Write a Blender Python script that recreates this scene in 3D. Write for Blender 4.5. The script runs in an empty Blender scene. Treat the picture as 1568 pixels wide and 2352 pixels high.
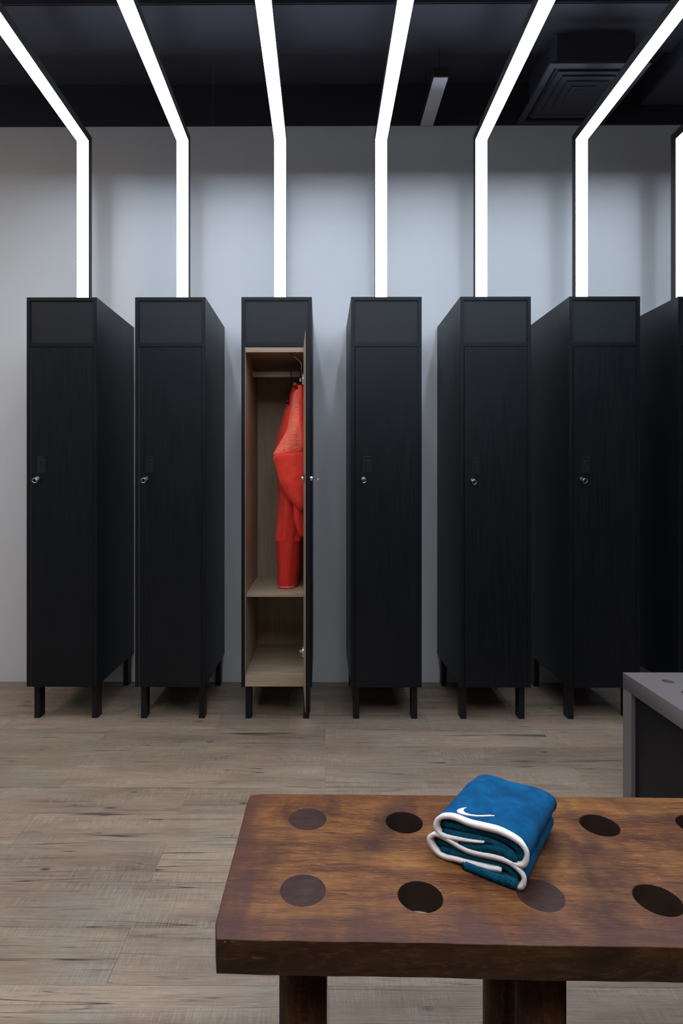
import bpy, bmesh, math, random
from mathutils import Vector, Matrix
R = math.radians
rnd = random.Random(7)
sc = bpy.context.scene
C = sc.collection

# ------------------------------------------------------------------ camera
F = 1330.0; W, H = 1568, 2352
YAW = R(0.3)
cam_d = bpy.data.cameras.new('camera')
cam_d.sensor_fit = 'VERTICAL'; cam_d.sensor_height = 36.0
cam_d.lens = 36.0 * F / H
cam_d.shift_x = (784 - 731) / H
cam_d.shift_y = -(1176 - 1102) / H
cam_d.clip_start = 0.02
cam = bpy.data.objects.new('camera', cam_d); C.objects.link(cam)
EYE = 1.033
cam.location = (0, 0, EYE); cam.rotation_euler = (R(90), 0, YAW)
sc.camera = cam

# ------------------------------------------------------------------ world, exposure, lamps
w = bpy.data.worlds.new('world'); sc.world = w; w.use_nodes = True
w.node_tree.nodes['Background'].inputs[0].default_value = (0.60, 0.62, 0.70, 1)
w.node_tree.nodes['Background'].inputs[1].default_value = 0.02
sc.view_settings.view_transform = 'Standard'
sc.view_settings.look = 'None'
sc.view_settings.exposure = 0.0
sc.view_settings.gamma = 1.0
sc.view_settings.use_curve_mapping = False
sc.cycles.use_denoising = True
sc.cycles.max_bounces = 6
sc.cycles.sample_clamp_indirect = 4.0
STRIP_POWER = 26.0
def area(name, loc, sx, sy, power, col, rot=(0, 0, 0)):
    d = bpy.data.lights.new(name, 'AREA'); d.shape = 'RECTANGLE'; d.size = sx; d.size_y = sy
    d.energy = power; d.color = col
    o = bpy.data.objects.new(name, d); C.objects.link(o); o.location = loc; o.rotation_euler = rot
    return o
# warm ceiling downlight of the room's left part, then an added fill over the aisle
area('warm_ceiling_light', (-2.5, 1.3, 2.90), 0.6, 0.6, 19, (1.0, 0.80, 0.62))
area('aisle_fill_light', (0.2, -0.6, 2.55), 1.6, 0.7, 17, (1.0, 0.90, 0.80))  # unseen fill behind the viewer, added to lift the wall and near floor

# ------------------------------------------------------------------ material helpers
def mat(name, col=(.5, .5, .5), rough=.5, metal=0.0, spec=.5):
    m = bpy.data.materials.new(name); m.use_nodes = True
    b = m.node_tree.nodes['Principled BSDF']
    b.inputs['Base Color'].default_value = (*col, 1)
    b.inputs['Roughness'].default_value = rough
    b.inputs['Metallic'].default_value = metal
    b.inputs['Specular IOR Level'].default_value = spec
    return m, m.node_tree, b
def N(nt, t, **k):
    n = nt.nodes.new(t)
    for a, v in k.items():
        if a in n.bl_rna.properties: setattr(n, a, v)
        else: n.inputs[a.replace('_', ' ')].default_value = v
    return n
def L(nt, a, b): nt.links.new(a, b)
def coords(nt, scale, rnd_off=False, rot=(0, 0, 0)):
    tc = nt.nodes.new('ShaderNodeTexCoord'); mp = nt.nodes.new('ShaderNodeMapping')
    mp.inputs['Scale'].default_value = scale; mp.inputs['Rotation'].default_value = rot
    if rnd_off:
        oi = nt.nodes.new('ShaderNodeObjectInfo')
        ml = N(nt, 'ShaderNodeVectorMath', operation='SCALE'); ml.inputs[0].default_value = (37, 53, 11)
        L(nt, oi.outputs['Random'], ml.inputs['Scale'])
        ad = N(nt, 'ShaderNodeVectorMath', operation='ADD')
        L(nt, tc.outputs['Object'], ad.inputs[0]); L(nt, ml.outputs[0], ad.inputs[1])
        L(nt, ad.outputs[0], mp.inputs['Vector'])
    else:
        L(nt, tc.outputs['Object'], mp.inputs['Vector'])
    return mp.outputs[0]
def noise(nt, vec, scale=1.0, detail=4.0, rough=.55, dist=0.0):
    n = nt.nodes.new('ShaderNodeTexNoise'); L(nt, vec, n.inputs['Vector'])
    n.inputs['Scale'].default_value = scale; n.inputs['Detail'].default_value = detail
    n.inputs['Roughness'].default_value = rough; n.inputs['Distortion'].default_value = dist
    return n.outputs['Fac']
def ramp(nt, fac, stops, interp='LINEAR'):
    r = nt.nodes.new('ShaderNodeValToRGB'); L(nt, fac, r.inputs['Fac'])
    cr = r.color_ramp; cr.interpolation = interp
    while len(cr.elements) < len(stops): cr.elements.new(0.5)
    for e, (p, c) in zip(cr.elements, stops):
        e.position = p; e.color = (*c, 1) if len(c) == 3 else c
    return r.outputs['Color']
def g(v): return (v, v, v)
def mix(nt, a, b, fac, mode='MIX'):
    n = nt.nodes.new('ShaderNodeMix'); n.data_type = 'RGBA'; n.blend_type = mode
    for s, v in ((6, a), (7, b), (0, fac)):
        if hasattr(v, 'node'): L(nt, v, n.inputs[s])
        elif s == 0: n.inputs[0].default_value = v
        else: n.inputs[s].default_value = (*v, 1)
    return n.outputs[2]
def bump(nt, b, h, strength=.3, dist=.001):
    n = nt.nodes.new('ShaderNodeBump'); n.inputs['Strength'].default_value = strength
    n.inputs['Distance'].default_value = dist
    L(nt, h, n.inputs['Height']); L(nt, n.outputs[0], b.inputs['Normal'])

# black stained veneer, vertical grain
def black_veneer():
    m, nt, b = mat('black_veneer', rough=.42, spec=.31)
    b.inputs['Specular Tint'].default_value = (.82, .90, 1.0, 1)
    v = coords(nt, (260, 260, 5), True)
    n1 = noise(nt, v, 1, 3, .6)
    c1 = ramp(nt, n1, [(.3, (.0016, .0019, .0028)), (.7, (.0050, .0056, .0076))])
    v2 = coords(nt, (6, 6, 2), True); n2 = noise(nt, v2, 1, 3)
    L(nt, mix(nt, c1, (.0085, .0078, .0088), ramp(nt, n2, [(.5, g(0)), (.75, g(.5))])), b.inputs['Base Color'])
    L(nt, ramp(nt, n1, [(.3, g(.38)), (.7, g(.48))]), b.inputs['Roughness'])
    bump(nt, b, n1, .25, .0006)
    return m
M_VEN = black_veneer()
def black_laminate():
    m, nt, b = mat('black_laminate', (.0070, .0095, .0150), .48, spec=.34)
    n = noise(nt, coords(nt, (900, 900, 900)), 1, 2)
    bump(nt, b, n, .12, .0004)
    n2 = noise(nt, coords(nt, (5, 5, 5), True), 1, 3)
    L(nt, ramp(nt, n2, [(.35, g(.44)), (.7, g(.52))]), b.inputs['Roughness'])
    return m
M_LAM = black_laminate()
def oak(horizontal=False):
    m, nt, b = mat('oak_laminate', rough=.5)
    s = (5, 60, 160) if horizontal else (160, 60, 5)
    n1 = noise(nt, coords(nt, s), 1, 5, .6, .3)
    c = ramp(nt, n1, [(.25, (.26, .190, .128)), (.5, (.35, .268, .184)), (.75, (.43, .340, .245))])
    L(nt, c, b.inputs['Base Color']); bump(nt, b, n1, .15, .0005)
    return m
M_OAK = oak(); M_OAKH = oak(True)
def wall_paint():
    m, nt, b = mat('wall_paint', (.62, .63, .65), .75)
    n = noise(nt, coords(nt, (1.2, 1.2, .35)), 1, 4)
    n2 = noise(nt, coords(nt, (90, 90, 90)), 1, 3)
    L(nt, ramp(nt, n, [(.3, (.600, .620, .650)), (.7, (.645, .668, .700))]), b.inputs['Base Color'])
    bump(nt, b, n2, .12, .0008)
    return m
M_WALL = wall_paint()
M_DWALL, _nt, _b = mat('dark_wall_paint', (.06, .06, .065), .7)
def black_paint():
    m, nt, b = mat('black_ceiling_paint', (.045, .045, .066), .7)
    n = noise(nt, coords(nt, (1.5, 1.5, 1.5)), 1, 5, .6)
    L(nt, ramp(nt, n, [(.3, (.036, .036, .054)), (.7, (.056, .056, .080))]), b.inputs['Base Color'])
    bump(nt, b, noise(nt, coords(nt, (60, 60, 60)), 1, 3), .2, .001)
    return m
M_CEIL = black_paint()
M_BAND, _nt, _b = mat('bulkhead_paint', (.022, .022, .031), .8)
M_HOUS, _nt, _b = mat('black_aluminium', (.02, .02, .022), .55)
M_GREYFIX, _nt, _b = mat('grey_fixture_cover', (.50, .50, .55), .6)
def emis():
    m = bpy.data.materials.new('lit_diffuser'); m.use_nodes = True; nt = m.node_tree; nt.nodes.clear()
    e = nt.nodes.new('ShaderNodeEmission'); o = nt.nodes.new('ShaderNodeOutputMaterial')
    e.inputs[0].default_value = (.79, .885, 1.0, 1); e.inputs[1].default_value = STRIP_POWER
    L(nt, e.outputs[0], o.inputs[0]); return m
M_EMI = emis()
M_METAL, _nt, _b = mat('black_metal', (.007, .007, .009), .42, .0, .3)
M_CHROME, _nt, _b = mat('chrome', (.75, .75, .77), .22, 1.0)
M_ROD, _nt, _b = mat('brushed_aluminium', (.80, .86, .96), .30, .0, 1.0)
M_PLASTIC, _nt, _b = mat('black_plastic', (.010, .010, .012), .32)
def greystone():
    m, nt, b = mat('grey_solid_surface', (.13, .125, .135), .42)
    n = noise(nt, coords(nt, (400, 400, 400)), 1, 2)
    L(nt, ramp(nt, n, [(.35, (.135, .116, .118)), (.65, (.162, .142, .144))]), b.inputs['Base Color'])
    return m
M_GREY = greystone()
def benchwood(name, end=False, leg=False, dark=0.0):
    m, nt, b = mat(name, rough=.33)
    if leg: sc1, sc2, sc3 = (150, 150, 7), (14, 14, 2.5), (25, 25, 6)
    else: sc1, sc2, sc3 = (9, 150, 60), (3.2, 12, 12), (7, 5, 9)
    v = coords(nt, sc1, True)
    grain = noise(nt, v, 1, 5, .62, .9)
    patch = noise(nt, coords(nt, sc2, True), 1, 4, .6, 1.6)
    blot = noise(nt, coords(nt, sc3, True), 1, 3, .55, .5)
    # wavy growth-ring figure
    tc = coords(nt, (5, 22, 22), True)
    wv = nt.nodes.new('ShaderNodeTexWave'); wv.wave_type = 'RINGS'; wv.rings_direction = 'Z'
    L(nt, tc, wv.inputs['Vector']); wv.inputs['Scale'].default_value = 3.2; wv.inputs['Distortion'].default_value = 11
    wv.inputs['Detail'].default_value = 4; wv.inputs['Detail Scale'].default_value = 1.6
    c = ramp(nt, patch, [(.30, (.048, .018, .0115)), (.44, (.118, .042, .0185)), (.57, (.200, .082, .027)), (.74, (.300, .140, .042))])
    c = mix(nt, c, (.032, .012, .010), ramp(nt, grain, [(.50, g(0)), (.70, g(.75))]))
    c = mix(nt, c, (.34, .165, .050), ramp(nt, wv.outputs['Fac'], [(.70, g(0)), (1.0, g(.34))]))
    c = mix(nt, c, (.026, .0105, .011), ramp(nt, blot, [(.52, g(0)), (.70, g(.72))]))
    # cool-dark streaks
    st = noise(nt, coords(nt, (28, 6, 10) if not leg else (30, 30, 4), True), 1, 2, .5)
    c = mix(nt, c, (.040, .016, .014), ramp(nt, st, [(.60, g(0)), (.74, g(.5))]))
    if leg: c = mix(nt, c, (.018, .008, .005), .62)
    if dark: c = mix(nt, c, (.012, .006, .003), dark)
    fib = noise(nt, coords(nt, (30, 620, 200) if not leg else (500, 500, 20), True), 1, 4, .7, .3)
    c = mix(nt, c, (.030, .012, .008), ramp(nt, fib, [(.50, g(0)), (.70, g(.62))]))
    c = mix(nt, c, (.36, .165, .060), ramp(nt, fib, [(.26, g(.35)), (.40, g(0))]))
    # darker purple-brown tone towards the worn front and left edges
    if not leg and not dark:
        tcx = nt.nodes.new('ShaderNodeTexCoord'); sx = nt.nodes.new('ShaderNodeSeparateXYZ'); L(nt, tcx.outputs['Object'], sx.inputs[0])
        jn = noise(nt, coords(nt, (16, 5, 5), True), 1, 4, .6)
        def edge(axis, far):
            mr_ = nt.nodes.new('ShaderNodeMapRange'); L(nt, sx.outputs[axis], mr_.inputs['Value'])
            mr_.inputs['From Min'].default_value = 0; mr_.inputs['From Max'].default_value = far
            mr_.inputs['To Min'].default_value = .42; mr_.inputs['To Max'].default_value = 0
            return mr_.outputs[0]
        for axis, far in ((1, .13), (0, .07)):
            ad_ = nt.nodes.new('ShaderNodeMath'); ad_.operation = 'ADD'; L(nt, edge(axis, far), ad_.inputs[0]); L(nt, jn, ad_.inputs[1])
            c = mix(nt, c, (.060, .024, .022), ramp(nt, ad_.outputs[0], [(.58, g(0)), (.92, g(.72))]))
    # small pale chips
    vo = nt.nodes.new('ShaderNodeTexVoronoi'); L(nt, coords(nt, (26, 34, 26), True), vo.inputs['Vector'])
    vo.inputs['Scale'].default_value = 1; vo.feature = 'F1'
    c = mix(nt, c, (.45, .36, .30), ramp(nt, vo.outputs['Distance'], [(.018, g(.75)), (.03, g(0))]))
    L(nt, c, b.inputs['Base Color'])
    L(nt, ramp(nt, blot, [(.3, g(.30)), (.7, g(.42))]), b.inputs['Roughness'])
    b.inputs['Specular IOR Level'].default_value = .16
    bump(nt, b, grain, .22, .0008)
    return m
M_WOOD = benchwood('stained_bench_wood'); M_LEGW = benchwood('stained_leg_wood', leg=True); M_EDGE = benchwood('dark_bench_edge', dark=.72)  # M_EDGE: same wood mixed darker, for the slab's upright outer faces
def endgrain():
    m, nt, b = mat('dark_end_grain', rough=.4, spec=.18)
    v = coords(nt, (1, 1, 1), True)
    wv = nt.nodes.new('ShaderNodeTexWave'); wv.wave_type = 'RINGS'; wv.rings_direction = 'Z'
    L(nt, coords(nt, (1, 1, 1)), wv.inputs['Vector']); wv.inputs['Scale'].default_value = 260; wv.inputs['Distortion'].default_value = 4
    n = noise(nt, coords(nt, (40, 120, 40), True), 1, 4)
    c = ramp(nt, n, [(.35, (.028, .0115, .010)), (.7, (.056, .025, .019))])
    c = mix(nt, c, (.024, .010, .009), ramp(nt, wv.outputs['Fac'], [(.6, g(0)), (1, g(.35))]))
    L(nt, c, b.inputs['Base Color']); return m
M_END = endgrain()
M_HOLE, _nt, _b = mat('dark_hole_wood', (.030, .017, .013), .5, spec=.3)  # darker brown for the inner walls of the seat holes
def plank_mat():
    m, nt, b = mat('weathered_oak_plank', rough=.48)
    oi = nt.nodes.new('ShaderNodeObjectInfo')
    base = noise(nt, coords(nt, (1.6, 11, 1), True), 1, 4, .6, .4)
    fine = noise(nt, coords(nt, (9, 230, 1), True), 1, 4, .65)
    tone = noise(nt, coords(nt, (4, 5, 1), True), 1, 3)
    c = ramp(nt, base, [(.30, (.175, .125, .096)), (.5, (.275, .206, .157)), (.70, (.365, .283, .218))])
    c = mix(nt, c, (.255, .250, .215), ramp(nt, tone, [(.53, g(0)), (.70, g(.6))]))      # greenish grey patches
    c = mix(nt, c, (.345, .235, .185), ramp(nt, tone, [(.30, g(.55)), (.47, g(0))]))     # reddish patches
    c = mix(nt, c, (.15, .118, .094), ramp(nt, fine, [(.46, g(0)), (.70, g(.6))]))
    vfine = noise(nt, coords(nt, (30, 620, 1), True), 1, 3, .7)
    c = mix(nt, c, (.13, .10, .08), ramp(nt, vfine, [(.50, g(0)), (.72, g(.5))]))
    c = mix(nt, c, (.50, .43, .34), ramp(nt, vfine, [(.28, g(.35)), (.42, g(0))]))
    # saw marks across the boards
    saw = noise(nt, coords(nt, (330, 20, 1), True, (0, 0, R(7))), 1, 2, .5)
    smask = noise(nt, coords(nt, (3.5, 14, 1), True), 1, 2)
    sm = nt.nodes.new('ShaderNodeMath'); sm.operation = 'MULTIPLY'
    L(nt, ramp(nt, saw, [(.45, g(0)), (.62, g(1))]), sm.inputs[0]); L(nt, ramp(nt, smask, [(.46, g(0.04)), (.60, g(.36))]), sm.inputs[1])
    c = mix(nt, c, (.42, .355, .285), sm.outputs[0])
    # long thin cracks along the grain
    def cracks(scale, w0, w1, m0, m1, amt, mscale):
        n = noise(nt, coords(nt, scale, True), 1, 1.5, .4, .15)
        s = nt.nodes.new('ShaderNodeMath'); s.operation = 'SUBTRACT'; s.inputs[1].default_value = .5; L(nt, n, s.inputs[0])
        a = nt.nodes.new('ShaderNodeMath'); a.operation = 'ABSOLUTE'; L(nt, s.outputs[0], a.inputs[0])
        k = noise(nt, coords(nt, mscale, True), 1, 2)
        mm = nt.nodes.new('ShaderNodeMath'); mm.operation = 'MULTIPLY'
        L(nt, ramp(nt, a.outputs[0], [(w0, g(1)), (w1, g(0))]), mm.inputs[0]); L(nt, ramp(nt, k, [(m0, g(0)), (m1, g(amt))]), mm.inputs[1])
        return mm.outputs[0]
    k1 = cracks((.9, 34, 1), .003, .011, .47, .55, .95, (2.6, 26, 1))
    k2 = cracks((1.6, 66, 1), .004, .018, .46, .58, .75, (4, 40, 1))
    c = mix(nt, c, (.030, .027, .026), k1); c = mix(nt, c, (.075, .062, .055), k2)
    # knots
    vo = nt.nodes.new('ShaderNodeTexVoronoi'); L(nt, coords(nt, (3.6, 7.5, 1), True), vo.inputs['Vector']); vo.inputs['Scale'].default_value = 1
    c = mix(nt, c, (.035, .032, .030), ramp(nt, vo.outputs['Distance'], [(.03, g(.85)), (.07, g(0))]))
    # board to board tone
    hv = nt.nodes.new('ShaderNodeHueSaturation'); L(nt, c, hv.inputs['Color'])
    mr = nt.nodes.new('ShaderNodeMapRange'); L(nt, oi.outputs['Random'], mr.inputs['Value'])
    mr.inputs['To Min'].default_value = .86; mr.inputs['To Max'].default_value = 1.12
    L(nt, mr.outputs[0], hv.inputs['Value']); hv.inputs['Saturation'].default_value = 1.12
    L(nt, hv.outputs[0], b.inputs['Base Color'])
    bump(nt, b, fine, .25, .0006)
    return m
M_PLANK = plank_mat()
M_SUB, _nt, _b = mat('floor_underlay', (.09, .075, .062), .9)
def cloth(name, c1, c2, sc_=60, bs=.4, bd=.001, sheen=.3, fine=900, stretch=(1, 1, 1)):
    m, nt, b = mat(name, rough=.9, spec=.06)
    n = noise(nt, coords(nt, tuple(sc_ * s for s in stretch)), 1, 4, .6)
    f = noise(nt, coords(nt, (fine,) * 3), 1, 3, .7)
    c = ramp(nt, n, [(.35, c1), (.65, c2)])
    c = mix(nt, c, tuple(x * .55 for x in c1), ramp(nt, f, [(.5, g(0)), (.8, g(.5))]))
    L(nt, c, b.inputs['Base Color'])
    b.inputs['Sheen Weight'].default_value = sheen; b.inputs['Sheen Roughness'].default_value = .4
    bump(nt, b, f, bs, bd)
    return m
M_VELV = cloth('blue_velour', (.0008, .060, .165), (.0015, .115, .285), 34, .9, .0022, .04, 620)
M_TERRY = cloth('teal_terry', (.002, .090, .175), (.003, .175, .300), 150, 1.0, .005, .05, 520)
M_PIPE = cloth('white_binding', (.88, .82, .83), (.93, .88, .89), 80, .3, .0006, .05, 1500)
M_EMB = cloth('white_embroidery', (.84, .84, .86), (.92, .92, .94), 80, .3, .0005, .1, 1800)
M_RED = cloth('red_jersey', (.80, .052, .036), (.92, .078, .052), 30, .3, .0006, .06, 1000)
M_RED2 = cloth('red_rib', (.68, .038, .028), (.80, .050, .036), 40, .4, .0007, .05, 700, (4, 4, .3))
M_HEATH = cloth('heather_coral', (.84, .100, .060), (.95, .27, .18), 60, .4, .0008, .06, 600, (1, 1, 6))

# ------------------------------------------------------------------ mesh helpers
def link(o, parent=None):
    C.objects.link(o)
    if parent: o.parent = parent
    return o
def obj(name, bm, m, parent=None, smooth=False, bevel=0.0, seg=2, loc=None, rotz=0):
    bmesh.ops.recalc_face_normals(bm, faces=bm.faces[:])
    if bevel > 0:
        es = [e for e in bm.edges if len(e.link_faces) == 2 and e.calc_face_angle(0) > .6]
        bmesh.ops.bevel(bm, geom=es, offset=bevel, segments=seg, affect='EDGES', clamp_overlap=True)
    me = bpy.data.meshes.new(name); bm.to_mesh(me); bm.free()
    for mm in (m if isinstance(m, (list, tuple)) else [m]): me.materials.append(mm)
    if smooth:
        for p in me.polygons: p.use_smooth = True
    o = bpy.data.objects.new(name, me)
    if loc: o.location = loc
    if rotz: o.rotation_euler = (0, 0, rotz)
    return link(o, parent)
def box(bm, x0, y0, z0, x1, y1, z1, mi=0):
    vs = [bm.verts.new(p) for p in ((x0, y0, z0), (x1, y0, z0), (x1, y1, z0), (x0, y1, z0), (x0, y0, z1), (x1, y0, z1), (x1, y1, z1), (x0, y1, z1))]
    for f in ((0, 3, 2, 1), (4, 5, 6, 7), (0, 1, 5, 4), (1, 2, 6, 5), (2, 3, 7, 6), (3, 0, 4, 7)):
        fc = bm.faces.new([vs[i] for i in f]); fc.material_index = mi
    return vs
def B(name, x0, y0, z0, x1, y1, z1, m, parent=None, bevel=0.0, **k):
    bm = bmesh.new(); box(bm, x0, y0, z0, x1, y1, z1)
    return obj(name, bm, m, parent, bevel=bevel, **k)
def cyl(bm, p, q, r, n=24, r2=None, caps=True):
    p, q = Vector(p), Vector(q); d = (q - p).normalized()
    a = d.orthogonal().normalized(); b = d.cross(a); r2 = r if r2 is None else r2
    A = [bm.verts.new(p + (a * math.cos(t) + b * math.sin(t)) * r) for t in [2 * math.pi * i / n for i in range(n)]]
    Bv = [bm.verts.new(q + (a * math.cos(t) + b * math.sin(t)) * r2) for t in [2 * math.pi * i / n for i in range(n)]]
    for i in range(n): bm.faces.new((A[i], A[(i + 1) % n], Bv[(i + 1) % n], Bv[i]))
    if caps: bm.faces.new(A[::-1]); bm.faces.new(Bv)
def tube(bm, pts, r, n=10, closed=False):
    pts = [Vector(p) for p in pts]; m = len(pts); rings = []
    up = None
    for i, p in enumerate(pts):
        if closed: d = pts[(i + 1) % m] - pts[i - 1]
        else: d = pts[min(i + 1, m - 1)] - pts[max(i - 1, 0)]
        d.normalize()
        if up is None: up = d.orthogonal().normalized()
        up = (up - d * up.dot(d)).normalized(); s = d.cross(up)
        rings.append([bm.verts.new(p + (up * math.cos(t) + s * math.sin(t)) * r) for t in [2 * math.pi * k / n for k in range(n)]])
    for i in range(m if closed else m - 1):
        A, Bq = rings[i], rings[(i + 1) % m]
        for k in range(n): bm.faces.new((A[k], A[(k + 1) % n], Bq[(k + 1) % n], Bq[k]))
    if not closed: bm.faces.new(rings[0][::-1]); bm.faces.new(rings[-1])
def catmull(pts, n):
    out = []; m = len(pts)
    for j in range(n):
        t = j * (m - 1) / (n - 1); i = min(int(t), m - 2); f = t - i
        p0, p1, p2, p3 = pts[max(i - 1, 0)], pts[i], pts[i + 1], pts[min(i + 2, m - 1)]
        out.append(tuple(.5 * (2 * b + (c - a) * f + (2 * a - 5 * b + 4 * c - d) * f * f + (3 * b - a - 3 * c + d) * f ** 3)
                         for a, b, c, d in zip(p0, p1, p2, p3)))
    return out
def empty(name, loc=(0, 0, 0), rz=0):
    o = bpy.data.objects.new(name, None); o.empty_display_size = .1; C.objects.link(o)
    o.location = loc; o.rotation_euler = (0, 0, rz); return o
def tag(o, label, cat, group=None):
    o['label'] = label; o['category'] = cat
    if group: o['group'] = group
    return o
def struct(o): o['kind'] = 'structure'; return o
def copy_tree(o, parent=None):
    c = o.copy(); C.objects.link(c)
    if parent: c.parent = parent
    for ch in o.children: copy_tree(ch, c)
    return c

# ------------------------------------------------------------------ room shell
YW = 2.956; YF = 2.463
XL, XR, YB, ZC = -3.0, 3.6, -2.4, 3.05
fl = struct(B('floor', XL, YB, -.06, XR, YW, -.003, M_SUB))
struct(B('wall_back', XL, YW, -.06, XR, YW + .12, ZC, M_WALL))
struct(B('trim_1', XL, YW - .006, 2.838, XR, YW, ZC, M_BAND))
struct(B('wall_left', XL - .12, YB, -.06, XL, YW, ZC, M_WALL))
struct(B('wall_right', XR, YB, -.06, XR + .12, YW, ZC, M_DWALL))
struct(B('wall_front', XL, YB - .12, -.06, XR, YB, ZC, M_DWALL))
struct(B('ceiling', XL, YB, ZC, XR, YW, ZC + .1, M_CEIL))
# planks 890 x 152 mm, half-offset rows
PW, PL, GAP = .152, .892, .0007
row0 = 1.181
k0 = math.floor((YB - row0) / PW); k1 = math.ceil((YW - row0) / PW)
full = None
for k in range(k0, k1):
    ya, yb = max(YB, row0 + k * PW), min(YW, row0 + (k + 1) * PW)
    off = -.440 if k % 2 == 0 else .014
    n0 = math.floor((XL - off) / PL)
    x = off + n0 * PL
    while x < XR:
        xa, xb = max(XL, x), min(XR, x + PL); x += PL
        if xb - xa < .02 or yb - ya < .01: continue
        isfull = xb - xa > PL - .001 and yb - ya > PW - .001
        if isfull and full:
            o = full.copy(); C.objects.link(o); o.parent = fl
            o.location = ((xa + xb) / 2, (ya + yb) / 2, 0); continue
        hx, hy = (xb - xa) / 2, (yb - ya) / 2
        bm = bmesh.new()
        box(bm, -hx + GAP / 2, -hy + GAP / 2, -.003, hx - GAP / 2, hy - GAP / 2, 0)
        o = obj('plank', bm, M_PLANK, fl, loc=((xa + xb) / 2, (ya + yb) / 2, 0))
        if isfull: full = o

# ------------------------------------------------------------------ ceiling furniture
beam = B('ceiling_beam', XL + .002, 2.40, 3.005, XR - .002, 2.685, ZC, M_CEIL, bevel=.004)
tag(beam, 'flat black painted beam running across the ceiling before the wall', 'beam')
duct = B('air_duct', 1.615, -1.6, 2.93, 2.10, YW - .01, ZC, M_CEIL, bevel=.006)
tag(duct, 'black boxed air duct running along the ceiling on the right', 'duct')
# square diffuser in a hanging plenum box
df = empty('air_diffuser', (1.212, 2.735, 2.838)); tag(df, 'square black ceiling air diffuser with nested frames', 'air vent')
B('plenum_box', -.172, -.172, .012, .172, .172, .21, M_CEIL, df)
def ring_frame(name, h, wd, z0, z1, slope=0.0):
    bm = bmesh.new()
    def loop(hh, z, c=0): return [bm.verts.new((sx * hh, sy * hh, z)) for sx, sy in ((-1, -1), (1, -1), (1, 1), (-1, 1))]
    a, b, c, d = loop(h, z0), loop(h - wd, z0 + slope), loop(h - wd, z1 + slope), loop(h, z1)
    for p, q in ((a, b), (b, c), (c, d), (d, a)):
        for i in range(4): bm.faces.new((p[i], p[(i + 1) % 4], q[(i + 1) % 4], q[i]))
    return obj(name, bm, M_CEIL, df)
ring_frame('outer_frame', .2185, .028, 0, .012)
for h, z in ((.165, .002), (.130, .004), (.094, .006), (.058, .008)):
    ring_frame('vane_frame', h, .014, z, z + .004, .012)
B('centre_plate', -.030, -.030, .010, .030, .030, .014, M_CEIL, df)
# small grey unlit batten running out from the wall
pl = empty('ceiling_batten', (.5345, YW, 2.832)); tag(pl, 'short grey unlit batten light hung below the black ceiling', 'ceiling light')
B('cover', -.032, -.362, 0, .032, -.008, .004, M_GREYFIX, pl)
B('body', -.032, -.364, .004, .032, -.008, .044, M_HOUS, pl, bevel=.002)
bm = bmesh.new(); tube(bm, [(0, -.30, .04), (.004, -.31, .12), (-.002, -.305, .218)], .0022, 8)
obj('suspension_cable', bm, M_HOUS, pl)
bm = bmesh.new(); tube(bm, [(-.02, -.10, .04), (-.02, -.10, .218)], .0022, 8)
obj('suspension_cable', bm, M_HOUS, pl)
# loose thin black cable on the left of the ceiling
bm = bmesh.new()
tube(bm, catmull([(-.50, 2.62, 3.046), (-.515, 2.75, 3.02), (-.545, 2.90, 2.96), (-.552, 2.944, 2.86), (-.553, 2.947, 2.84)], 16), .002, 6)
tag(obj('cable', bm, M_CEIL, smooth=True), 'thin loose cable hanging from the dark ceiling left of centre', 'cable')

# ------------------------------------------------------------------ lockers
def fx(px, Y=YF): return Y * math.tan(math.atan((px - 731) / F) - YAW)
LX = [fx(61), fx(310), fx(554), fx(806), fx(1056.5), fx(1307), fx(1557)]
LW, LD = .300, .489
Z0, Z1 = .150, 1.811
T = .0155
def pull_handle(parent, x, z, y=0):
    """flush pull: bevelled plate with a raised stadium rim round a sunk grip"""
    bm = bmesh.new()
    hw, hh = .0185, .0345
    box(bm, x - hw, y - .0022, z - hh, x + hw, y + .001, z + hh)
    o = obj('pull_handle', bm, M_PLASTIC, parent, bevel=.0012)
    pts = []
    r, s = .0075, .0125
    for i in range(24):
        t = 2 * math.pi * i / 24
        pts.append((x + .003 + r * math.cos(t), y - .0026, z - .002 + r * math.sin(t) + (s if math.sin(t) >= 0 else -s)))
    bm = bmesh.new(); tube(bm, pts, .0013, 8, True)
    obj('grip_rim', bm, M_METAL, parent, smooth=True)
    bm = bmesh.new(); cyl(bm, (x - hw + .003, y - .0035, z + hh - .001), (x + hw - .003, y - .0035, z + hh - .001), .0016, 8)
    obj('handle_lip', bm, M_LAM, parent)
def lock_key(parent, x, z, y=0, ang=0.0, dx=0.0):
    bm = bmesh.new(); cyl(bm, (x, y + .002, z), (x, y - .009, z), .0095, 24, .0088)
    obj('lock_cylinder', bm, M_CHROME, parent, bevel=.001)
    bm = bmesh.new()
    ca, sa = math.cos(ang), math.sin(ang)
    v = box(bm, -.0045, y - .030, -.0010, .0045, y - .008, .0010)
    for q in v:
        X, Zq = q.co.x, q.co.z
        q.co.x = x + X * ca - Zq * sa; q.co.z = z + X * sa + Zq * ca
    obj('key', bm, M_CHROME, parent, bevel=.0004)
    bm = bmesh.new(); r = .0095
    cx, cz = x + dx, z - .0075
    tube(bm, [(cx + r * math.cos(t), y - .028 + .002 * math.cos(t), cz + r * math.sin(t)) for t in [2 * math.pi * i / 24 for i in range(24)]], .0014, 8, True)
    obj('key_ring', bm, M_CHROME, parent, smooth=True)
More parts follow.
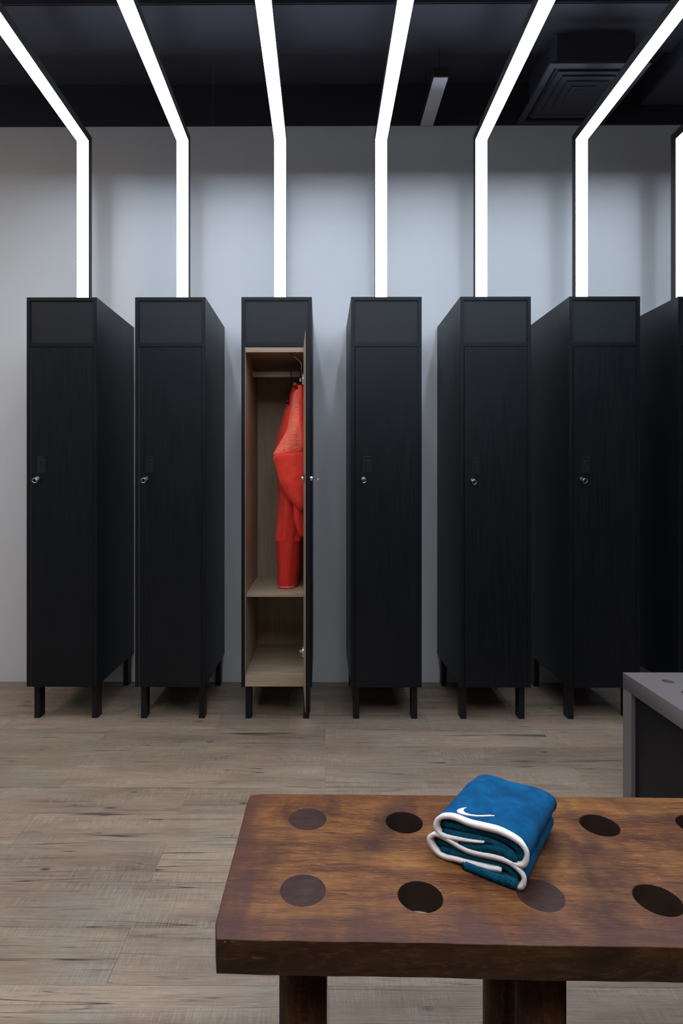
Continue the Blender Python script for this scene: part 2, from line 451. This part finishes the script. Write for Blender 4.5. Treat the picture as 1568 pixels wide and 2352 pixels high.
def locker_body(name, x0, liner):
    t = empty(name, (x0, YF, 0))
    bv = .0006
    B('side_panel', 0, 0, Z0, T, LD, Z1, M_VEN, t, bevel=bv)
    B('side_panel', LW - T, 0, Z0, LW, LD, Z1, M_VEN, t, bevel=bv)
    B('top_panel', T, 0, Z1 - T, LW - T, LD, Z1, M_VEN, t, bevel=bv)
    B('back_panel', T, LD - .006, Z0, LW - T, LD, Z1 - T, M_OAK if liner else M_VEN, t)
    B('rail', T, 0, 1.600, LW - T, .018, 1.618, M_VEN, t, bevel=bv)
    B('compartment_top', T, .018, 1.600, LW - T, LD - .006, 1.616, M_VEN if not liner else M_LAM, t)
    B('fascia', T + .0006, .0045, 1.6185, LW - T - .0006, .016, Z1 - T - .0006, M_LAM, t, bevel=.0005)
    B('bottom_panel', T, .022, Z0, LW - T, LD - .006, Z0 + .018, M_OAKH if liner else M_VEN, t)
    for lx, ly in ((.012, .042), (LW - .012 - .025, .042), (.012, LD - .052), (LW - .012 - .025, LD - .052)):
        l = B('leg', lx, ly, 0.004, lx + .025, ly + .048, Z0, M_METAL, t, bevel=.0012)
        B('foot_pad', lx - .0004, ly - .0004, 0, lx + .0254, ly + .0484, .004, M_PLASTIC, l)
    return t
def door_mesh(parent, dz=0.0, kang=0.0, kdx=0.0, hinge=(0, 0), band=True):
    """closed door in its own frame: hinge edge at x = 0, reaching to -x, outer face y = 0"""
    dw = LW - 2 * T - .0032
    d = B('door', -dw, 0, Z0, 0, .018, 1.5982, M_VEN, parent, bevel=.0006, loc=(*hinge, 0))
    if band: B('edge_band', -dw - .0009, .0015, Z0 + .001, -dw, .0175, 1.597, M_OAK, d)
    pull_handle(d, -dw + .047, 1.0965 + dz)
    lock_key(d, -dw + .031, 1.0965 - .0585 + dz, 0, kang, kdx)
    return d
cl = locker_body('locker', LX[0], False)
door_mesh(cl, hinge=(LW - T - .0010, 0))
lk = ['black wooden locker at the left end of the row, nothing left of it',
      'second black locker from the left, just left of the open one',
      None,
      'closed black locker right of the open one, dark curved smudge on its top panel',
      'closed black locker between the smudged locker and the one behind the grey bench',
      'black locker partly behind the grey bench corner, its left side deep black',
      'black locker cut off by the right edge, only its left side showing']
tag(cl, lk[0], 'locker', 'black lockers along the wall')
closed = {0: cl}
for i in (1, 3, 4, 5, 6):
    c = copy_tree(cl); c.location.x = LX[i]; c['label'] = lk[i]; closed[i] = c
    if i > 2:
        for ch in c.children:
            for q in list(ch.children):
                if q.name.startswith('edge_band'): bpy.data.objects.remove(q)
# small differences in how the keys hang and where the fittings sit
for i, dz, dx, swing in ((1, 0, -.004, 0), (3, 0, .001, 8), (4, -.007, .001, 2), (5, -.002, .003, -6)):
    for ch in closed[i].children:
        if ch.name.split('.')[0] == 'door':
            for s in ch.children:
                nm = s.name.split('.')[0]
                if nm != 'edge_band': s.location.z += dz; s.location.x += (.003 if i > 2 else 0)
                if nm == 'key_ring': s.location.x += dx
# gaps: the oak edge shows on the two left lockers most, a hair elsewhere
bm = bmesh.new()
arc = [(.252 + .030 * math.cos(t), .0044, 1.675 + .040 * math.sin(t)) for t in [R(a) for a in range(95, 262, 8)]]
for i in range(len(arc) - 1):
    def wd(k): return .0045 * math.sin(math.pi * (k + .5) / len(arc)) + .0008
    a, b = Vector(arc[i]), Vector(arc[i + 1]); c0 = Vector((.252, .0044, 1.675))
    ra, rb = (a - c0).normalized(), (b - c0).normalized()
    q = [a - ra * wd(i), a + ra * wd(i), b + rb * wd(i + 1), b - rb * wd(i + 1)]
    lo = [bm.verts.new(v) for v in q]; hi = [bm.verts.new(v + Vector((0, -.0003, 0))) for v in q]
    for f in ((0, 1, 2, 3),): bm.faces.new([hi[k] for k in f]); bm.faces.new([lo[k] for k in f][::-1])
    for k in range(4): bm.faces.new((lo[k], lo[(k + 1) % 4], hi[(k + 1) % 4], hi[k]))
M_SMUDGE, _nt, _b = mat('dark_smudge', (.006, .006, .007), .65)
s = obj('scuff_mark', bm, M_SMUDGE, closed[3]); s['label'] = 'dark curved scuff'
# pale scratch on the second locker's side
bm = bmesh.new()
for (a, b) in (((.3003, .06, 1.362), (.3003, .085, 1.356)), ((.3003, .14, 1.35), (.3003, .19, 1.338))):
    cyl(bm, a, b, .0010, 6)
M_SCR, _nt, _b = mat('pale_scratch', (.10, .08, .06), .6)
s = obj('scratch', bm, M_SCR, closed[1]); s['label'] = 'pale scratch'

# the open locker
OX = LX[2]
ol = locker_body('locker', OX, True)
tag(ol, 'open black locker with pale oak inside and a red sweatshirt in it', 'locker', 'black lockers along the wall')
B('side_liner', T, .001, Z0, T + .0015, LD - .006, 1.600, M_OAK, ol)
B('side_liner', LW - T - .0015, .001, Z0, LW - T, LD - .006, 1.600, M_OAK, ol)
B('ceiling_liner', T + .0015, .019, 1.5985, LW - T - .0015, LD - .006, 1.6, M_OAKH, ol)
B('front_rail', T + .0015, .004, 1.577, LW - T - .0015, .022, 1.5985, M_OAKH, ol, bevel=.0005)
B('toe_board', T + .0015, .003, Z0 + .002, LW - T - .0015, .022, .198, M_OAKH, ol, bevel=.0006)
B('floor_board', T + .0015, .022, .180, LW - T - .0015, LD - .006, .198, M_OAKH, ol)
B('shelf', T + .0015, .038, .527, LW - T - .0015, LD - .006, .543, M_OAKH, ol, bevel=.0006)
# oval wardrobe rail with end cups
ROD_Y, ROD_Z = .245, 1.527
bm = bmesh.new(); n = 20
A = [(.0075 * math.cos(t), .0135 * math.sin(t)) for t in [2 * math.pi * i / n for i in range(n)]]
va = [bm.verts.new((T + .004, ROD_Y + a, ROD_Z + b)) for a, b in A]; vb = [bm.verts.new((LW - T - .004, ROD_Y + a, ROD_Z + b)) for a, b in A]
for i in range(n): bm.faces.new((va[i], va[(i + 1) % n], vb[(i + 1) % n], vb[i]))
bm.faces.new(va[::-1]); bm.faces.new(vb)
rod = obj('hanging_rail', bm, M_ROD, ol, smooth=True)
for xa in (T + .0015, LW - T - .0065):
    B('rail_bracket', xa, ROD_Y - .012, ROD_Z - .019, xa + .005, ROD_Y + .012, ROD_Z + .022, M_CHROME, ol, bevel=.002)
# open door
HX = LW - T - .0010
od = door_mesh(ol, hinge=(HX, 0), band=False); od.rotation_euler = (0, 0, R(93.3))
DW = LW - 2 * T - .0032
B('inner_face', -DW, .018, Z0, 0, .0192, 1.5982, M_OAK, od)
def hinge(z):
    bm = bmesh.new(); cyl(bm, (-.022, .0185, z), (-.022, .024, z), .014, 20)
    box(bm, -.028, .019, z - .022, -.016, .0245, z + .022)
    box(bm, -.020, .022, z - .007, -.004, .036, z + .007)
    obj('hinge', bm, M_CHROME, od, bevel=.0008)
hinge(1.455); hinge(.31)
bm = bmesh.new(); box(bm, -DW + .012, .0192, 1.022, -DW + .052, .027, 1.056); cyl(bm, (-DW + .031, .025, 1.038), (-DW + .031, .033, 1.038), .008, 16)
obj('lock_body', bm, M_CHROME, od, bevel=.0015)
bm = bmesh.new(); box(bm, -DW + .0310 - .03, .030, 1.033, -DW + .036, .032, 1.043); obj('lock_cam', bm, M_CHROME, od, bevel=.0005)
# black stay arm between compartment and door
bm = bmesh.new()
tube(bm, catmull([(.205, .030, 1.578), (.232, .012, 1.553), (.2555, -.012, 1.525), (.2565, -.020, 1.50), (.2565, -.020, 1.455), (.2575, -.020, 1.44)], 26), .0030, 8)
obj('door_stay', bm, M_PLASTIC, ol, smooth=True)

# ------------------------------------------------------------------ hangers and sweatshirt
def P(px, py, Z): # a place at camera distance Z
    return Vector(((px - 738) * Z / F, Z, EYE + (1102 - py) * Z / F))
RY = YF + ROD_Y
def hanger(x, dx_body, label, tilt=0.0, low=0.0):
    t = empty('clothes_hanger', (x, RY, 1.527)); tag(t, label, 'hanger')
    bm = bmesh.new(); pts = []
    for a in range(-40, 200, 16):
        pts.append((0, .018 * math.cos(R(a)), .0015 + .018 * math.sin(R(a)) - .0))
    pts = [(0, -p[1], p[2]) for p in pts][::-1]
    pts += [(0, .0, -.032), (dx_body * .4, 0, -.055), (dx_body, 0, -.075 - low)]
    tube(bm, pts, .0017, 8); obj('hook', bm, M_METAL, t, smooth=True)
    bm = bmesh.new()
    arc = [(dx_body, -.125, -.150 - low), (dx_body, -.09, -.115 - low), (dx_body, -.05, -.088 - low), (dx_body, 0, -.076 - low), (dx_body, .05, -.088 - low), (dx_body, .12, -.118 - low), (dx_body, .16, -.15 - low)]
    tube(bm, catmull(arc, 28), .0075, 10); tube(bm, [(dx_body, -.12, -.147 - low), (dx_body, .155, -.147 - low)], .004, 8)
    o = obj('hanger_arms', bm, M_PLASTIC, t, smooth=True)
    return t
hanger(-.1420, -.010, 'empty black hanger behind the red sweatshirt on the chrome rail')
hanger(-.0985, -.002, 'black hanger holding the red sweatshirt in the open locker')

def loft(name, rows, Zc, depth, m, parent, n=48, rows_n=60, folds=(), cap=True, zoff=0.0, shear=0.0):
    """rows: (py, xl, xr[, depth scale]) silhouette rows at distance Zc -> closed cloth tube"""
    secs = []
    for r in rows:
        py, xl, xr = r[:3]; ds = r[3] if len(r) > 3 else 1.0; dy = r[4] if len(r) > 4 else 0.0
        a, b = P(xl, py, Zc), P(xr, py, Zc)
        secs.append(((a.x + b.x) / 2, Zc + dy, a.z + zoff, (b.x - a.x) / 2, depth * ds))
    S = catmull(secs, rows_n); bm = bmesh.new(); rings = []
    for j, (cx, cy, cz, rx, ry) in enumerate(S):
        ring = []
        for i in range(n):
            t = 2 * math.pi * i / n
            amp = 1.0
            for (fa, ff, fp, fz) in folds:
                amp += fa * math.sin(ff * t + fp + fz * j / rows_n * 6.28)
            cc, ss = math.cos(t), math.sin(t)
            e = .8
            ring.append(bm.verts.new((cx + rx * amp * math.copysign(abs(cc) ** e, cc), cy + ry * amp * math.copysign(abs(ss) ** e, ss),
                                      cz + .0015 * math.sin(3 * t + j * .2) + shear * cc)))
        rings.append(ring)
    for j in range(len(rings) - 1):
        for i in range(n): bm.faces.new((rings[j][i], rings[j][(i + 1) % n], rings[j + 1][(i + 1) % n], rings[j + 1][i]))
    if cap: bm.faces.new(rings[0][::-1]); bm.faces.new(rings[-1])
    return obj(name, bm, m, parent, smooth=True)
sw = empty('sweatshirt', (-.11, 2.66, 1.44)); tag(sw, 'red long-sleeved sweatshirt hanging sideways in the open locker', 'sweatshirt')
def child(o): # keep world place under the garment's empty
    o.location = -Vector(sw.location); return o
fo = ((.06, 3, .4, .3), (.06, 6, 1.2, -.4), (.035, 11, 0, .5))
child(loft('body', [(884, 675, 690, .25), (890, 671, 697, .35), (915, 663, 700, .6), (945, 654, 702, .85), (1000, 640, 704, 1), (1045, 632, 706, 1), (1085, 637, 706, 1),
      (1130, 640, 705, .95), (1180, 638, 702, .9), (1215, 635, 697, .85), (1240, 633, 692, .8)], 2.700, .125, M_RED, sw, folds=fo))
child(loft('hem_band', [(1238, 632.5, 692, .8), (1244, 633, 692, .8), (1260, 634, 690, .8), (1300, 636, 687, .78), (1330, 637, 683, .76), (1342, 637.5, 682, .75)], 2.690, .125, M_RED2, sw, rows_n=30,
      folds=((.04, 3, .4, .2), (.02, 9, 1, .2))))
child(loft('hem_stitching', [(1339, 636.6, 682.4, .76), (1341.2, 636.4, 682.6, .765), (1343.4, 637, 682, .76)], 2.689, .126, M_HEATH, sw, rows_n=6, folds=((.04, 3, .6, .0), (.02, 9, 1.2, 0))))
fs = ((.05, 2, .9, .5), (.045, 5, 0, -.6), (.02, 9, .3, .7))
child(loft('shoulder_yoke', [(892, 676, 694, .4, .035), (900, 672, 698, .6, .03), (940, 667, 700, .8, .02), (966, 664, 700, .9, .0), (985, 660, 701, 1, -.01), (1010, 646, 702, 1, -.015),
      (1030, 634, 703, 1, -.015), (1041, 628, 704, .95, -.012), (1050, 632, 702, .8, -.005)], 2.560, .055, M_HEATH, sw, folds=fs, shear=.009))
child(loft('sleeve', [(1043, 629.5, 704, .97), (1048, 628.5, 704.5, 1.03), (1056, 630, 705, 1.03), (1075, 636, 706, 1), (1100, 643, 706.5, 1), (1125, 655, 706.5, .95), (1145, 667, 706.5, .85),
      (1160, 680, 706, .7), (1168, 690, 704, .5)], 2.536, .062, M_RED, sw, folds=((.03, 2, .9, .5), (.02, 5, 0, -.6), (.012, 9, .3, .7)), shear=.009))
child(loft('neck_fold', [(886, 685, 696, .5), (900, 684, 698, .9), (940, 686, 699.5, 1), (985, 689, 701, 1), (1010, 692, 702, 1), (1028, 695.5, 701, .6)], 2.500, .016, M_RED, sw, folds=((.1, 3, 0, .6),), rows_n=40, n=36))
child(loft('cuff', [(1120, 673, 694, .8), (1140, 674, 697, 1), (1170, 673, 698, 1), (1195, 675, 699, 1), (1215, 681, 700, .9), (1228, 687, 700, .7), (1232, 690, 699, .4)], 2.555, .030, M_RED2, sw,
      folds=((.08, 3, .2, .4), (.03, 8, 0, .5)), rows_n=34, n=36))
child(loft('far_sleeve', [(905, 663, 680, .4), (950, 653, 676, .8), (1010, 637, 672, 1), (1090, 640, 668, 1), (1180, 637, 668, 1), (1236, 634, 666, .9)], 2.80, .04, M_RED, sw, folds=fo, rows_n=40))
# collar
bm = bmesh.new()
cp = [P(676, 884, 2.60) + Vector((0, 0, .004)), P(679, 882, 2.62), P(684, 888, 2.63), P(692, 891, 2.64), P(697, 890, 2.66), P(694, 888, 2.71), P(684, 886, 2.72), P(677, 885, 2.66)]
tube(bm, catmull([tuple(c) for c in cp + [cp[0]]], 40)[:-1], .006, 8, True)
child(obj('collar', bm, M_HEATH, sw, smooth=True))

# ------------------------------------------------------------------ light strips
LZ = 2.605; SY = YF / .919; SW = .0262
def strip(cx, name='light_strip'):
    t = empty(name, (cx, SY, Z1))
    zb = 0.001; z_in = LZ - Z1; yend = -0.7 - SY
    # housing: channel with an L side profile
    bm = bmesh.new()
    prof = [(0.001, zb), (.038, zb), (.038, z_in + .038), (yend, z_in + .038), (yend, z_in + .001), (0.001, z_in + .001)]
    a = [bm.verts.new((-SW - .0016, y, z)) for y, z in prof]; b = [bm.verts.new((SW + .0016, y, z)) for y, z in prof]
    bm.faces.new(a); bm.faces.new(b[::-1])
    for i in range(6): bm.faces.new((a[i], a[(i + 1) % 6], b[(i + 1) % 6], b[i]))
    obj('housing', bm, M_HOUS, t)
    bm = bmesh.new()
    prof = [(-.001, zb), (.0008, zb), (.0008, z_in + .0008), (yend + .002, z_in + .0008), (yend + .002, z_in - .001), (-.001, z_in - .001)]
    a = [bm.verts.new((-SW, y, z)) for y, z in prof]; b = [bm.verts.new((SW, y, z)) for y, z in prof]
    bm.faces.new(a); bm.faces.new(b[::-1])
    for i in range(6): bm.faces.new((a[i], a[(i + 1) % 6], b[(i + 1) % 6], b[i]))
    obj('diffuser', bm, M_EMI, t)
    return t
s0 = strip(LX[0] + .150)
sl = ['glowing white light strip rising from the leftmost locker and along the ceiling',
      'glowing white light strip rising from the second locker from the left',
      'glowing white light strip rising from the open locker',
      'glowing white light strip above the locker with the curved smudge',
      'glowing white light strip just left of the ceiling air diffuser',
      'glowing white light strip crossing in front of the ceiling air diffuser',
      'light strip cut off by the right edge of the picture']
tag(s0, sl[0], 'light strip', 'bent linear lights over the lockers')
for i in range(1, 7):
    c = copy_tree(s0); c.location.x = LX[i] + .150; c['label'] = sl[i]

# ------------------------------------------------------------------ wooden bench
BT = EYE - .58; TH = .0445
bench = empty('wooden_bench', (-.1385, .7295, 0), R(-.85))
tag(bench, 'brown stained wooden bench with round holes and the blue towel on it', 'bench')
holes = [(.275, .082), (.275, .257), (.602, .082), (.602, .255), (.765, .084), (.765, .257)]
tenons = [(.111, .091), (.111, .263), (.443, .088), (.443, .262)]
LEN, DEP = 1.02, .342
def plate_with_holes(name, outline, hs, r, th, bev, m, parent, loc):
    cu = bpy.data.curves.new(name, 'CURVE'); cu.dimensions = '2D'; cu.fill_mode = 'BOTH'
    cu.extrude = th / 2 - bev; cu.bevel_depth = bev; cu.bevel_resolution = 2; bev_ = bev; cu.offset = -bev
    def sp(pts):
        s = cu.splines.new('POLY'); s.points.add(len(pts) - 1); s.use_cyclic_u = True
        for p, q in zip(s.points, pts): p.co = (q[0], q[1], 0, 1)
    sp(outline)
    for (hx, hy, hr) in hs: sp([(hx + hr * math.cos(2 * math.pi * i / 56), hy + hr * math.sin(2 * math.pi * i / 56)) for i in range(56)])
    tmp = bpy.data.objects.new('tmp', cu); C.objects.link(tmp)
    dg = bpy.context.evaluated_depsgraph_get(); me = bpy.data.meshes.new_from_object(tmp.evaluated_get(dg))
    bpy.data.objects.remove(tmp)
    me.materials.clear(); me.materials.append(m); me.name = name
    for v in me.vertices: v.co.z += loc[2]
    o = bpy.data.objects.new(name, me)
    return link(o, parent)
out = []
def wob(t, s): return .0007 * math.sin(t * 7 + s) + .0004 * math.sin(t * 23 + 2 * s) + .0003 * math.sin(t * 71 + s)
for i in range(60): t = i / 60; out.append((.006 + t * (LEN - .012), wob(t, 1)))
for i in range(16): t = i / 16; out.append((LEN, .005 + t * (DEP - .01)))
for i in range(60): t = i / 60; out.append((LEN - .006 - t * (LEN - .018), DEP + wob(t, 4)))
out.append((.003, DEP - .006))
for i in range(1, 16): t = i / 16; out.append((wob(t * .4, 2) * .6, DEP - .01 - t * (DEP - .016)))
slab = plate_with_holes('seat_slab', out, [(x, y, .0308) for x, y in holes] + [(x, y, .0315) for x, y in tenons], 0, TH, .0015, M_WOOD, bench, (0, 0, BT - TH / 2))
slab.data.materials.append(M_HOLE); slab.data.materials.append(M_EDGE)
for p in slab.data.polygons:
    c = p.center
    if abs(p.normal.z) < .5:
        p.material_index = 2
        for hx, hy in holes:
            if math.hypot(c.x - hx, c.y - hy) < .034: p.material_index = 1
def bench_leg(x, y, top):
    bm = bmesh.new(); n = 48
    prof = [(.033, 0), (.0335, .004), (.0335, BT - TH - .0005)] + ([(.0312, BT - TH - .0005), (.0312, BT - .0025), (.0324, BT - .0010), (.0328, BT - .0002)] if top else [])
    rings = [[bm.verts.new((r * math.cos(2 * math.pi * i / n), r * math.sin(2 * math.pi * i / n), z)) for i in range(n)] for r, z in prof]
    for a, b in zip(rings, rings[1:]):
        for i in range(n): bm.faces.new((a[i], a[(i + 1) % n], b[(i + 1) % n], b[i])).smooth = True
    bm.faces.new(rings[0][::-1]); f = bm.faces.new(rings[-1]); f.material_index = 1
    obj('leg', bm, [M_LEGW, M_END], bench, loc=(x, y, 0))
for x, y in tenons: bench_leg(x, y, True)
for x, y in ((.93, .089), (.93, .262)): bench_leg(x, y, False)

# ------------------------------------------------------------------ grey bench
gb = empty('grey_bench', (.912, 1.20, 0)); tag(gb, 'grey bench with a mitred waterfall end and small round holes, at the right edge', 'bench')
GT = EYE - .583; GL = .558; GWd = .46
hs = [(.091, GL - .077, .0165), (.091, GL - .168, .0165), (.091, GL - .259, .0165), (.369, GL - .077, .0165), (.369, GL - .168, .0165), (.369, GL - .259, .0165)]
plate_with_holes('top_slab', [(0, 0), (GWd, 0), (GWd, GL), (0, GL)], hs, 0, .048, .001, M_GREY, gb, (0, 0, GT - .024))
B('end_panel', 0, GL - .048, 0, GWd, GL, GT - .048, M_GREY, gb, bevel=.0008)
B('end_panel', 0, 0, 0, GWd, .048, GT - .048, M_GREY, gb, bevel=.0008)
B('inset_panel', .012, .048, .02, .030, GL - .048, GT - .048, M_VEN, gb)
B('inset_panel', GWd - .030, .048, .02, GWd - .012, GL - .048, GT - .048, M_LAM, gb)

# ------------------------------------------------------------------ towel
U = Vector((.82, -.572, 0)).normalized(); V = Vector((.572, .82, 0)).normalized()
A0 = Vector((.166, .898, BT))
tw = empty('folded_towel', tuple(A0)); tag(tw, 'folded blue towel with white edging and white curved logo on the wooden bench', 'towel')
def prof(zp):
    """pixels of the towel's end face -> (u, height) on the vertical plane through A0 along U"""
    out = []
    for a, b in zp:
        px, py = 940 + a / 4.126, 1740 + b / 4.126
        k = (px - 738) / F
        u = (k * A0.y - A0.x) / (U.x - k * U.y)
        Z = A0.y + u * U.y
        out.append((u, EYE + (1102 - py) * Z / F - BT))
    return out
def ribbon(name, zp, th, v0, v1, m, n=90, vs=22, lift=0.0, tail=0.0, wavy=.0006, taper=0.0, thin0=0, thin1=0, jit=0.0):
    c = catmull(prof(zp), n); c = [(a, max(b + lift, th / 2 + .0005)) for a, b in c]
    # smooth normals
    nr = []
    for i in range(n):
        a, b = c[max(i - 1, 0)], c[min(i + 1, n - 1)]
        dx, dz = b[0] - a[0], b[1] - a[1]; l = math.hypot(dx, dz) or 1; nr.append((-dz / l, dx / l))
    loop = []
    def tk(i):
        k = 1.0
        if thin0: k = min(k, .22 + .78 * min(1, i / thin0))
        if thin1: k = min(k, .22 + .78 * min(1, (n - 1 - i) / thin1))
        return th * k
    for i in range(n): loop.append((c[i][0] + nr[i][0] * tk(i) / 2, c[i][1] + nr[i][1] * tk(i) / 2))
    tx, tz = nr[-1][1], -nr[-1][0]
    for a in (-60, -30, 0, 30, 60)[::-1]:
        loop.append((c[-1][0] + tk(n - 1) / 2 * (math.cos(R(a)) * tx + math.sin(R(a)) * nr[-1][0]), c[-1][1] + tk(n - 1) / 2 * (math.cos(R(a)) * tz + math.sin(R(a)) * nr[-1][1])))
    for i in range(n - 1, -1, -1): loop.append((c[i][0] - nr[i][0] * tk(i) / 2, c[i][1] - nr[i][1] * tk(i) / 2))
    tx, tz = -nr[0][1], nr[0][0]
    for a in (60, 30, 0, -30, -60)[::-1]:
        loop.append((c[0][0] + tk(0) / 2 * (math.cos(R(a)) * tx - math.sin(R(-a)) * nr[0][0] * -1), c[0][1] + tk(0) / 2 * (math.cos(R(a)) * tz - math.sin(R(-a)) * nr[0][1] * -1)))
    bm = bmesh.new(); rings = []
    umid = .07
    for j in range(vs):
        f = j / (vs - 1); v = v0 + (v1 - v0) * f
        e = min(1, max(0, (v1 - v) / .012)) if taper else 1
        sc_ = (math.sqrt(max(0, 1 - (1 - e) ** 2)) * .6 + .4) if taper else 1
        ring = []
        for (u, z) in loop:
            vv = v + .0025 * math.sin(u * 40 + 1)* (1 if v > .02 else 0)
            dz = -tail * max(0, (v - .05) / .12) ** 2 * min(1, z / .05)
            zz = z + dz + wavy * math.sin(u * 70 + v * 60) + wavy * .7 * math.sin(u * 31 - v * 95)
            if taper: zz = zz * (.90 + .10 * sc_) if z > .03 else zz
            uu = umid + (u - umid) * (1 - .03 * f)
            if jit: uu += rnd.uniform(-jit, jit); zz += rnd.uniform(-jit, jit); vv += rnd.uniform(-jit, jit)
            p = U * uu + V * vv
            ring.append(bm.verts.new((p.x, p.y, max(zz, .0006))))
        rings.append(ring)
    q = len(loop)
    for j in range(vs - 1):
        for i in range(q): bm.faces.new((rings[j][i], rings[j][(i + 1) % q], rings[j + 1][(i + 1) % q], rings[j + 1][i]))
    for ring, rev in ((rings[0], True), (rings[-1], False)):
        # end faces as quads across the ribbon
        m2 = n
        for i in range(n - 1):
            ja, jb = q - 6 - i, q - 6 - i - 1
            try: bm.faces.new((ring[i], ring[i + 1], ring[jb], ring[ja]))
            except Exception: pass
        try: bm.faces.new([ring[k] for k in range(n - 1, n + 6)])
        except Exception: pass
        try: bm.faces.new([ring[k % q] for k in range(2 * n + 4, 2 * n + 11)])
        except Exception: pass
    return obj(name, bm, m, tw, smooth=True)
UP = [(700, 800), (600, 790), (480, 775), (350, 755), (290, 730), (258, 690), (248, 640), (262, 592), (300, 567), (360, 562), (430, 573), (560, 622), (700, 660),
      (830, 695), (930, 735), (1030, 790), (1090, 850), (1112, 910), (1100, 975), (1070, 1012), (1020, 1010), (960, 990)]
LO = [(850, 1062), (760, 1050), (650, 1020), (540, 990), (430, 965), (330, 945), (260, 905), (215, 850), (190, 795), (188, 755), (230, 728), (290, 745), (380, 792),
      (460, 840), (560, 885), (700, 922), (830, 952), (930, 985), (1010, 1035), (1070, 1100), (1085, 1160), (1060, 1215), (1010, 1233), (940, 1222), (880, 1195), (820, 1160)]
TL = .172
ribbon('upper_fold', UP, .0048, .004, TL, M_VELV, tail=.006, taper=1)
ribbon('lower_fold', LO, .0048, .004, TL - .004, M_VELV, tail=.004)
ribbon('white_binding', UP, .0068, -.0008, .0078, M_PIPE, vs=4, thin0=14, thin1=8)
ribbon('white_binding', LO, .0066, -.0008, .0078, M_PIPE, vs=4, thin1=8)
ribbon('terry_layer', [(320, 650), (450, 672), (600, 700), (750, 735), (900, 790), (990, 845), (1040, 905), (1035, 950)], .0105, .0045, TL - .012, M_TERRY, vs=50, jit=.0005)
ribbon('terry_layer', [(325, 715), (450, 738), (600, 765), (720, 800), (850, 855), (960, 930)], .0090, .003, TL - .012, M_TERRY, vs=50, jit=.0005)
ribbon('terry_layer', [(490, 828), (600, 850), (750, 868), (870, 900), (980, 960)], .0105, .001, TL - .015, M_TERRY, vs=50, jit=.0005)
ribbon('terry_layer', [(262, 812), (400, 862), (550, 912), (700, 955), (850, 1000), (940, 1050), (1000, 1120)], .0088, .0045, TL - .015, M_TERRY, vs=50, jit=.0005)
ribbon('terry_layer', [(300, 880), (420, 915), (560, 945), (700, 975), (830, 1010), (930, 1070), (990, 1150)], .0080, .003, TL - .015, M_TERRY, vs=50, jit=.0005)
ribbon('terry_layer', [(535, 1045), (640, 1080), (760, 1115), (870, 1145), (985, 1178)], .0118, -.0055, TL - .015, M_TERRY, vs=50, jit=.0005)
# embroidered logo on the top sheet
sk = [(540, 472), (512, 490), (510, 508), (530, 525), (575, 540), (640, 548), (710, 547), (760, 545), (803, 549), (806, 551), (750, 554), (690, 557), (625, 556), (560, 549),
      (505, 539), (468, 527), (450, 514), (449, 504), (462, 492), (490, 482), (515, 478)]
topc = catmull(prof(UP), 200)
def top_z(u):
    best = 0
    for a, b in topc:
        if abs(a - u) < .0012: best = max(best, b)
    return best + .0024
def logo_pt(a, b):
    px, py = 940 + a / 4.126, 1740 + b / 4.126
    z = .058
    for _ in range(8):
        Z = (BT + z - EYE) * F / (1102 - py); x = (px - 738) / F * Z
        d = Vector((x, Z, 0)) - Vector((A0.x, A0.y, 0)); u, v = d.dot(U), d.dot(V)
        uo = .07 + (u - .07) / (1 - .03 * v / TL)
        z = top_z(uo) + .0006 * math.sin(uo * 70 + v * 60) + .0004 * math.sin(uo * 31 - v * 95)
    return x - A0.x, Z - A0.y, z
pts = [logo_pt(a, b) for a, b in sk]
bm = bmesh.new()
hi = [bm.verts.new((p[0], p[1], p[2] + .0012)) for p in pts]; lo = [bm.verts.new((p[0], p[1], p[2] - .0015)) for p in pts]
ne = len(pts)
top = bm.faces.new(hi); bm.faces.new(lo[::-1])
for i in range(ne): bm.faces.new((hi[i], hi[(i + 1) % ne], lo[(i + 1) % ne], lo[i]))
bmesh.ops.triangulate(bm, faces=[f for f in bm.faces if len(f.verts) > 4])
o = obj('logo', bm, M_EMB, tw); o['label'] = 'white curved tick embroidery'
